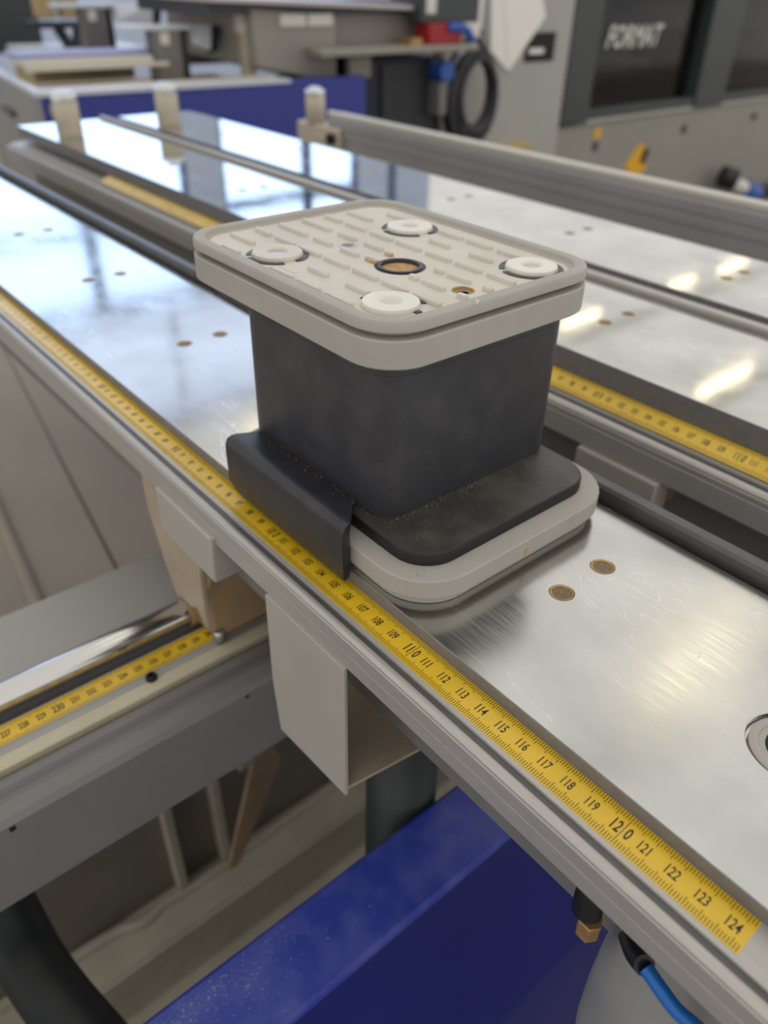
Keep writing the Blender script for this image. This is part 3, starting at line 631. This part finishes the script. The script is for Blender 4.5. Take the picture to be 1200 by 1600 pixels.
vs, fs = text_tris('FORMAT', 9.2, .86, .02, .32)
B().add([(-124.8, 348.5 + u, .2 + v) for u, v in vs], fs).build('window_lettering', 'white', mc, smooth=0)
for y, z in ((400, -43), (473, -42)): B().tube([(MX, y, z), (MX + 1, y, z)], 2, 14).build('cover_cap', 'frameblack', mc)
w1 = B().box(MX, MX + .3, 322, 327, -41, -36.5).build('warning_label', 'yellow', mc, smooth=0)
B().box(MX, MX + .3, 322, 326.5, -46.5, -42.5).build('label_panel', 'frameblack', w1, smooth=0)
w2 = B().loft([[(MX + q, 352, -56), (MX + q, 362, -46.5), (MX + q, 370, -50), (MX + q, 371, -60), (MX + q, 364, -63), (MX + q, 356, -60)] for q in (0, .4)]).build('warning_label', 'yellow', mc, smooth=0)
B().hexa([(MX + .4, 364, -56), (MX + .4, 366, -49), (MX + .4, 371, -50), (MX + .4, 369, -57)], [(MX + .6, 364, -56), (MX + .6, 366, -49), (MX + .6, 371, -50), (MX + .6, 369, -57)]).build('label_symbol', 'blackfit', w2)
pg = thing('power_plug', 'black and blue power connectors on the grey cabinet below the windows', 'connector', (-112, 455, -90))
B().tube([(-113, 440, -70), (-108, 446, -72)], 6, 16).build('black_plug', 'blackfit', pg)
B().tube([(-110, 446, -74), (-108, 460, -78)], 4, 12).build('white_sleeve', 'white', pg)
B().tube([(-110, 464, -80), (-107, 474, -84)], 6, 16).build('blue_plug', 'bluep', pg)
B().box(-118, -112, 486, 520, ZF, -83).build('black_box', 'blackfit', pg, bevel=1)
B().box(-118, -113, 436, 486, ZF, -86).build('foot', 'cabinet', pg, bevel=1)

cl = thing('machine_column', 'light grey machine column left of the dark windows, with a black slot', 'machine', (-130, 270, ZF))
B().box(-150, -118, 250, 292.5, ZF, 30).build('column_body', 'columnpaint', cl, bevel=1)
B().box(-150, -116.5, 213, 262, ZF, -2).build('side_duct', 'columnpaint', cl, bevel=1)
sl = B().box(-118.1, -117.8, 262, 282, -7, 3.5).build('slot_opening', 'void', cl, smooth=0)
B().box(-118, -116.8, 265, 274, -4, -2).build('slot_latch', 'silver', sl)
B().box(-118, -112, 249, 268, -46, -36).build('foot_bracket', 'ochre', cl, bevel=1)
pp = thing('paper_sheets', 'white paper sheets hanging on the light grey machine column', 'paper', (-116, 245, -9))
B().hexa([(-115.6, 243, 24), (-115.6, 268, 15), (-115.6, 271, 9), (-115.6, 252, -9.5)], [(-115.3, 243, 24), (-115.3, 268, 15), (-115.3, 271, 9), (-115.3, 252, -9.5)]).build('front_sheet', 'paper', pp, smooth=0)
B().hexa([(-115.9, 252, -9.5), (-115.9, 241, -2), (-115.9, 238, 24), (-115.9, 244, 24)], [(-115.6, 252, -9.5), (-115.6, 241, -2), (-115.6, 238, 24), (-115.6, 244, 24)]).build('front_fold', 'paper', pp, smooth=0)
B().hexa([(-117.6, 224.5, 8), (-117.6, 236, -3), (-117.6, 237, 24), (-117.6, 231, 20)], [(-117.3, 224.5, 8), (-117.3, 236, -3), (-117.3, 237, 24), (-117.3, 231, 20)]).build('back_sheet', 'paper', pp, smooth=0)
B().box(-118, -114.8, 241, 248, 22.5, 25).build('paper_clip', 'frameblack', pp)
cc = thing('cable_coil', 'coiled black cable hanging in front of the light grey column', 'cable', (-108, 226, -36))
for k in range(10):
    rx, rz = 7.6 + k * .62 + random.uniform(-.8, .8), 12.0 + k * .55 + random.uniform(-1, 1)
    cy, cz = 226 - k * .4 + random.uniform(-.8, .8), -16 + random.uniform(-1.2, 1.2)
    B().tube([(-108 + (k % 3) * 1.2, cy + rx * math.cos(2 * math.pi * i / 20), cz + rz * math.sin(2 * math.pi * i / 20)) for i in range(21)], .95, 8).build('cable_turn', 'blackfit' if k % 2 else 'darkgrey', cc, smooth=60)
B().tube([(-107, 227, -28), (-107, 230, -36), (-106, 233, -46)], 1.6, 10).tube([(-107, 224, -28), (-107, 222, -38), (-106, 221, -46)], 1.4, 10).build('cable_tail', 'blackfit', cc)
B().tube([(-110, 226, -4), (-112, 231, 2), (-114, 233, 5)], .6, 8).build('cable_lead', 'blackfit', cc)

dk = thing('dark_cabinet', 'dark recessed cabinet under the thin shelf, left of the cable coil', 'cabinet', (-120, 205, ZF))
B().box(-150, -112, 168, 212, ZF, -2).build('cabinet_body', 'navy', dk, bevel=1)
B().hexa([(-112, 184, ZF), (-111, 184, ZF), (-111, 211, ZF), (-112, 211, ZF)], [(-112, 182, -4), (-111, 182, -4), (-111, 211, -4), (-112, 211, -4)]).build('door', 'blackfit2', dk)
sh = tag(B().hexa([(-111, 150, .2), (-98, 147, .2), (-98, 216, .2), (-111, 216, .2)], [(-111, 150, 2), (-98, 147, 2), (-98, 216, 2), (-111, 216, 2)]).build('thin_shelf', 'cabinet', bevel=.3), 'thin pale topped shelf projecting over the dark cabinet', 'shelf')
bpl = thing('wall_plug', 'blue round plug with a grey cable gland below the thin shelf', 'connector', (-100, 207, -20))
B().tube([(-112, 207, -6.5), (-104, 207, -6.5)], 3.4, 20).build('plug_body', 'bluep', bpl)
B().box(-112, -105, 204.5, 208.5, -21, -9.8).build('gland_box', 'railpaint', bpl, bevel=.5)
B().tube([(-112, 208, -1.4), (-106, 208, -1.4)], 1.8, 14).build('cream_cap', 'cream', bpl)
rc = thing('control_case', 'red and dark grey control case standing on the thin shelf', 'control box', (-106, 205, 2))
B().box(-111, -103, 196.5, 212, 2, 8.2).build('red_case', 'red', rc, bevel=.5)
B().box(-111.4, -105, 194, 222, 8.2, 26).build('dark_case', 'frameblack', rc, bevel=.5)
B().box(-105, -104.7, 196, 200.5, 11, 18).build('white_label', 'white', rc, smooth=0)
B().tube([(-103, 205, 7), (-102, 212, 6.6), (-103, 217, 3)], 1.5, 10).build('blue_lead', 'bluep', rc)
B().box(-112, -104, 189, 194, 2, 4).build('brass_foot', 'brass', rc)

# neighbouring machine: blue frame, troughs, housing
nb2 = thing('blue_bed', 'long blue machine bed with pale rim behind the far ends of the consoles', 'machine frame', (-115, 110, ZF))
B().box(-104, -100, 59, 166, ZF, -5.6).build('front_wall', 'blue2', nb2, bevel=.4)
B().hexa([(-104, 58.5, -5.6), (-99.4, 58.5, -5.6), (-99.4, 136, -6.2), (-104, 136, -6.2)], [(-104, 58.5, -4.4), (-99.4, 58.5, -4.4), (-99.4, 136, -5.2), (-104, 136, -5.2)]).build('front_rim', 'whitepaint', nb2)
B().hexa([(-190, 70.5, ZF), (-100, 58.6, ZF), (-100, 59.4, ZF), (-190, 71.5, ZF)], [(-190, 70.5, -5.4), (-100, 58.6, -5.6), (-100, 59.4, -5.6), (-190, 71.5, -5.4)]).build('end_wall', 'cabinet', nb2)
B().tube([(-136, 62.6, -14), (-150, 64.4, -14)], .8, 10).build('handle', 'frameblack', nb2)
B().hexa([(-190, 70, -5.4), (-100, 58.4, -5.6), (-100, 60.6, -5.6), (-190, 72.4, -5.4)], [(-190, 70, -4.4), (-100, 58.4, -4.4), (-100, 60.6, -4.4), (-190, 72.4, -4.4)]).build('end_rim', 'whitepaint', nb2)
B().hexa([(-150, 67, -9), (-104, 60, -9), (-104, 136, -9), (-150, 136, -9)], [(-150, 67, -8), (-104, 60, -7.6), (-104, 136, -7.6), (-150, 136, -8)]).build('trough_floor', 'ochre', nb2)
B().box(-110, -107, 60, 136, -8, -4.8).build('inner_rail', 'cream2', nb2, bevel=.3)
B().box(-140, -128, 66, 105, -1.6, .2).build('rear_rail', 'cream2', nb2, bevel=.2)
B().box(-145, -131, 66, 105, .2, 1.2).build('rail_cap', 'lilac', nb2, bevel=.3)
B().box(-128, -126, 66, 109, -2.6, -1.5).build('rear_rail_trim', 'cream2', nb2)
B().tube([(-99.6, 64, -10), (-99.6, 64.01, -10)], .1, 6).build('plug_dot', 'brass', nb2)
B().tube([(-100, 64, -9), (-98.6, 64, -9)], 3, 18).build('round_cover', 'pin', nb2)
tag(B().box(-275, -250, 40, 115.0, -7.9, 20).build('dark_hood', 'frameblack', bevel=.5), 'dark grey box shaped hood at the top left corner', 'machine')
def bench(x, y0, y1, z0, z1, label, s=1):
    p = thing('pod_stand', label, 'stand', (x, (y0 + y1) / 2, ZF), 'white topped stands on the neighbouring bed')
    B().box(x - 8, x, y0, y0 + 22 * s, z1 - 1.2, z1).build('top_flap', 'whitepaint', p, bevel=.2)
    B().hexa([(x, y0 + 22 * s, z1 - 5 * s), (x, y1, z1 - 7 * s), (x - 2, y1, z1 - 7 * s), (x - 2, y0 + 22 * s, z1 - 5 * s)], [(x - 3, y0 + 22 * s, z1), (x - 1, y1 + 2, z1), (x - 3, y1 + 2, z1), (x - 5, y0 + 22 * s, z1)]).build('white_panel', 'whitepaint', p)
    B().hexa([(x, y1, z1 - 8 * s), (x, y1 + 3, z1 - 7 * s), (x - 3, y1 + 3, z1 - 7 * s), (x - 3, y1, z1 - 8 * s)], [(x, y1 + 1.6, z1), (x, y1 + 4.4, z1 - .5), (x - 3, y1 + 4.4, z1 - .5), (x - 3, y1 + 1.6, z1)]).build('blue_end', 'navy', p)
    B().box(x - 6, x, y0 + 9 * s, y0 + 18 * s, z0, z1 - 1.2).build('post', 'railpaint', p, bevel=.3)
    B().box(x - 5, x + .1, y0 + 18 * s, y0 + 20 * s, z0, z1 - 1.2).build('dark_post', 'blackfit', p)
    B().box(x, x + .3, y0 + 11 * s, y0 + 14 * s, z1 - 5, z1 - 1.8).build('label_plate', 'white', p, smooth=0)
bench(-130, 98, 126, -7.5, 7.6, 'white topped stand nearer the camera, with a navy panel end, on the blue bed')
bench(-182, 98, 132, -8, 11.4, 'white topped stand farther back, behind the dark hood', .95)
wb_ = thing('pale_bench', 'pale bench with yellowish fittings far behind the dark hood', 'bench', (-215, 110, ZF))
B().box(-235, -205, 95, 140, -10, -3.4).build('bench_top', 'whitepaint', wb_, bevel=.5)
B().box(-230, -210, 95, 135, ZF, -10).build('bench_body', 'ochre', wb_)
for y in (101, 110): B().box(-215, -210, y, y + 7, 6, 14).build('fitting', 'ochre', wb_, bevel=.5)
B().box(-218, -208, 97, 122, 3, 5).build('cross_bar', 'darkgrey', wb_)
B().tube([(-212, 108, 3), (-212, 112, -4)], 2, 10).tube([(-212, 116, 3), (-212, 114, -4)], 2, 10).build('strut', 'darkgrey', wb_)
hs = thing('router_unit', 'grey machine head with a pale lilac top plate, above the blue bed', 'machine', (-135, 165, ZF))
B().hexa([(-160, 131, -2), (-112, 132, -3), (-112, 163, -9), (-160, 163, -9)], [(-160, 131, 14), (-112, 131, 12.6), (-112, 163, 10.4), (-160, 163, 12)]).build('left_housing', 'cabinet', hs, bevel=.6)
B().box(-160, -116, 163, 206, -1, 12).build('right_housing', 'cabinet', hs, bevel=.6)
B().hexa([(-170, 116, 14.2), (-108, 116, 14.2), (-108, 193, 11.9), (-170, 193, 11.9)], [(-170, 116, 15.6), (-108, 116, 15.6), (-108, 193, 13.3), (-170, 193, 13.3)]).build('top_plate', 'purple', hs, bevel=.3)
B().box(-160, -113, 117, 206, 10.8, 14.2).build('dark_band', 'darkgrey', hs)
for y in (141, 151.5): B().box(-112, -111.2, y, y + 9.5, 7.8, 11).build('white_plate', 'white', hs, smooth=0)
B().box(-121, -117, 131, 135, -7, 12).build('front_post', 'pin', hs, bevel=.5)
B().box(-121, -116.5, 130, 134, 6, 12).build('post_plate', 'white', hs, bevel=.3)
B().box(-170, -160, 132, 166, -6, 14).build('rear_panel', 'cabinet', hs)
B().box(-150, -146, 68, 166, ZF, -9.2).build('rear_wall', 'blue2', nb2)
B().box(-111.9, -109.5, 166.5, 176, -7.5, -1).build('support_leg', 'cabinet', hs, bevel=.4)
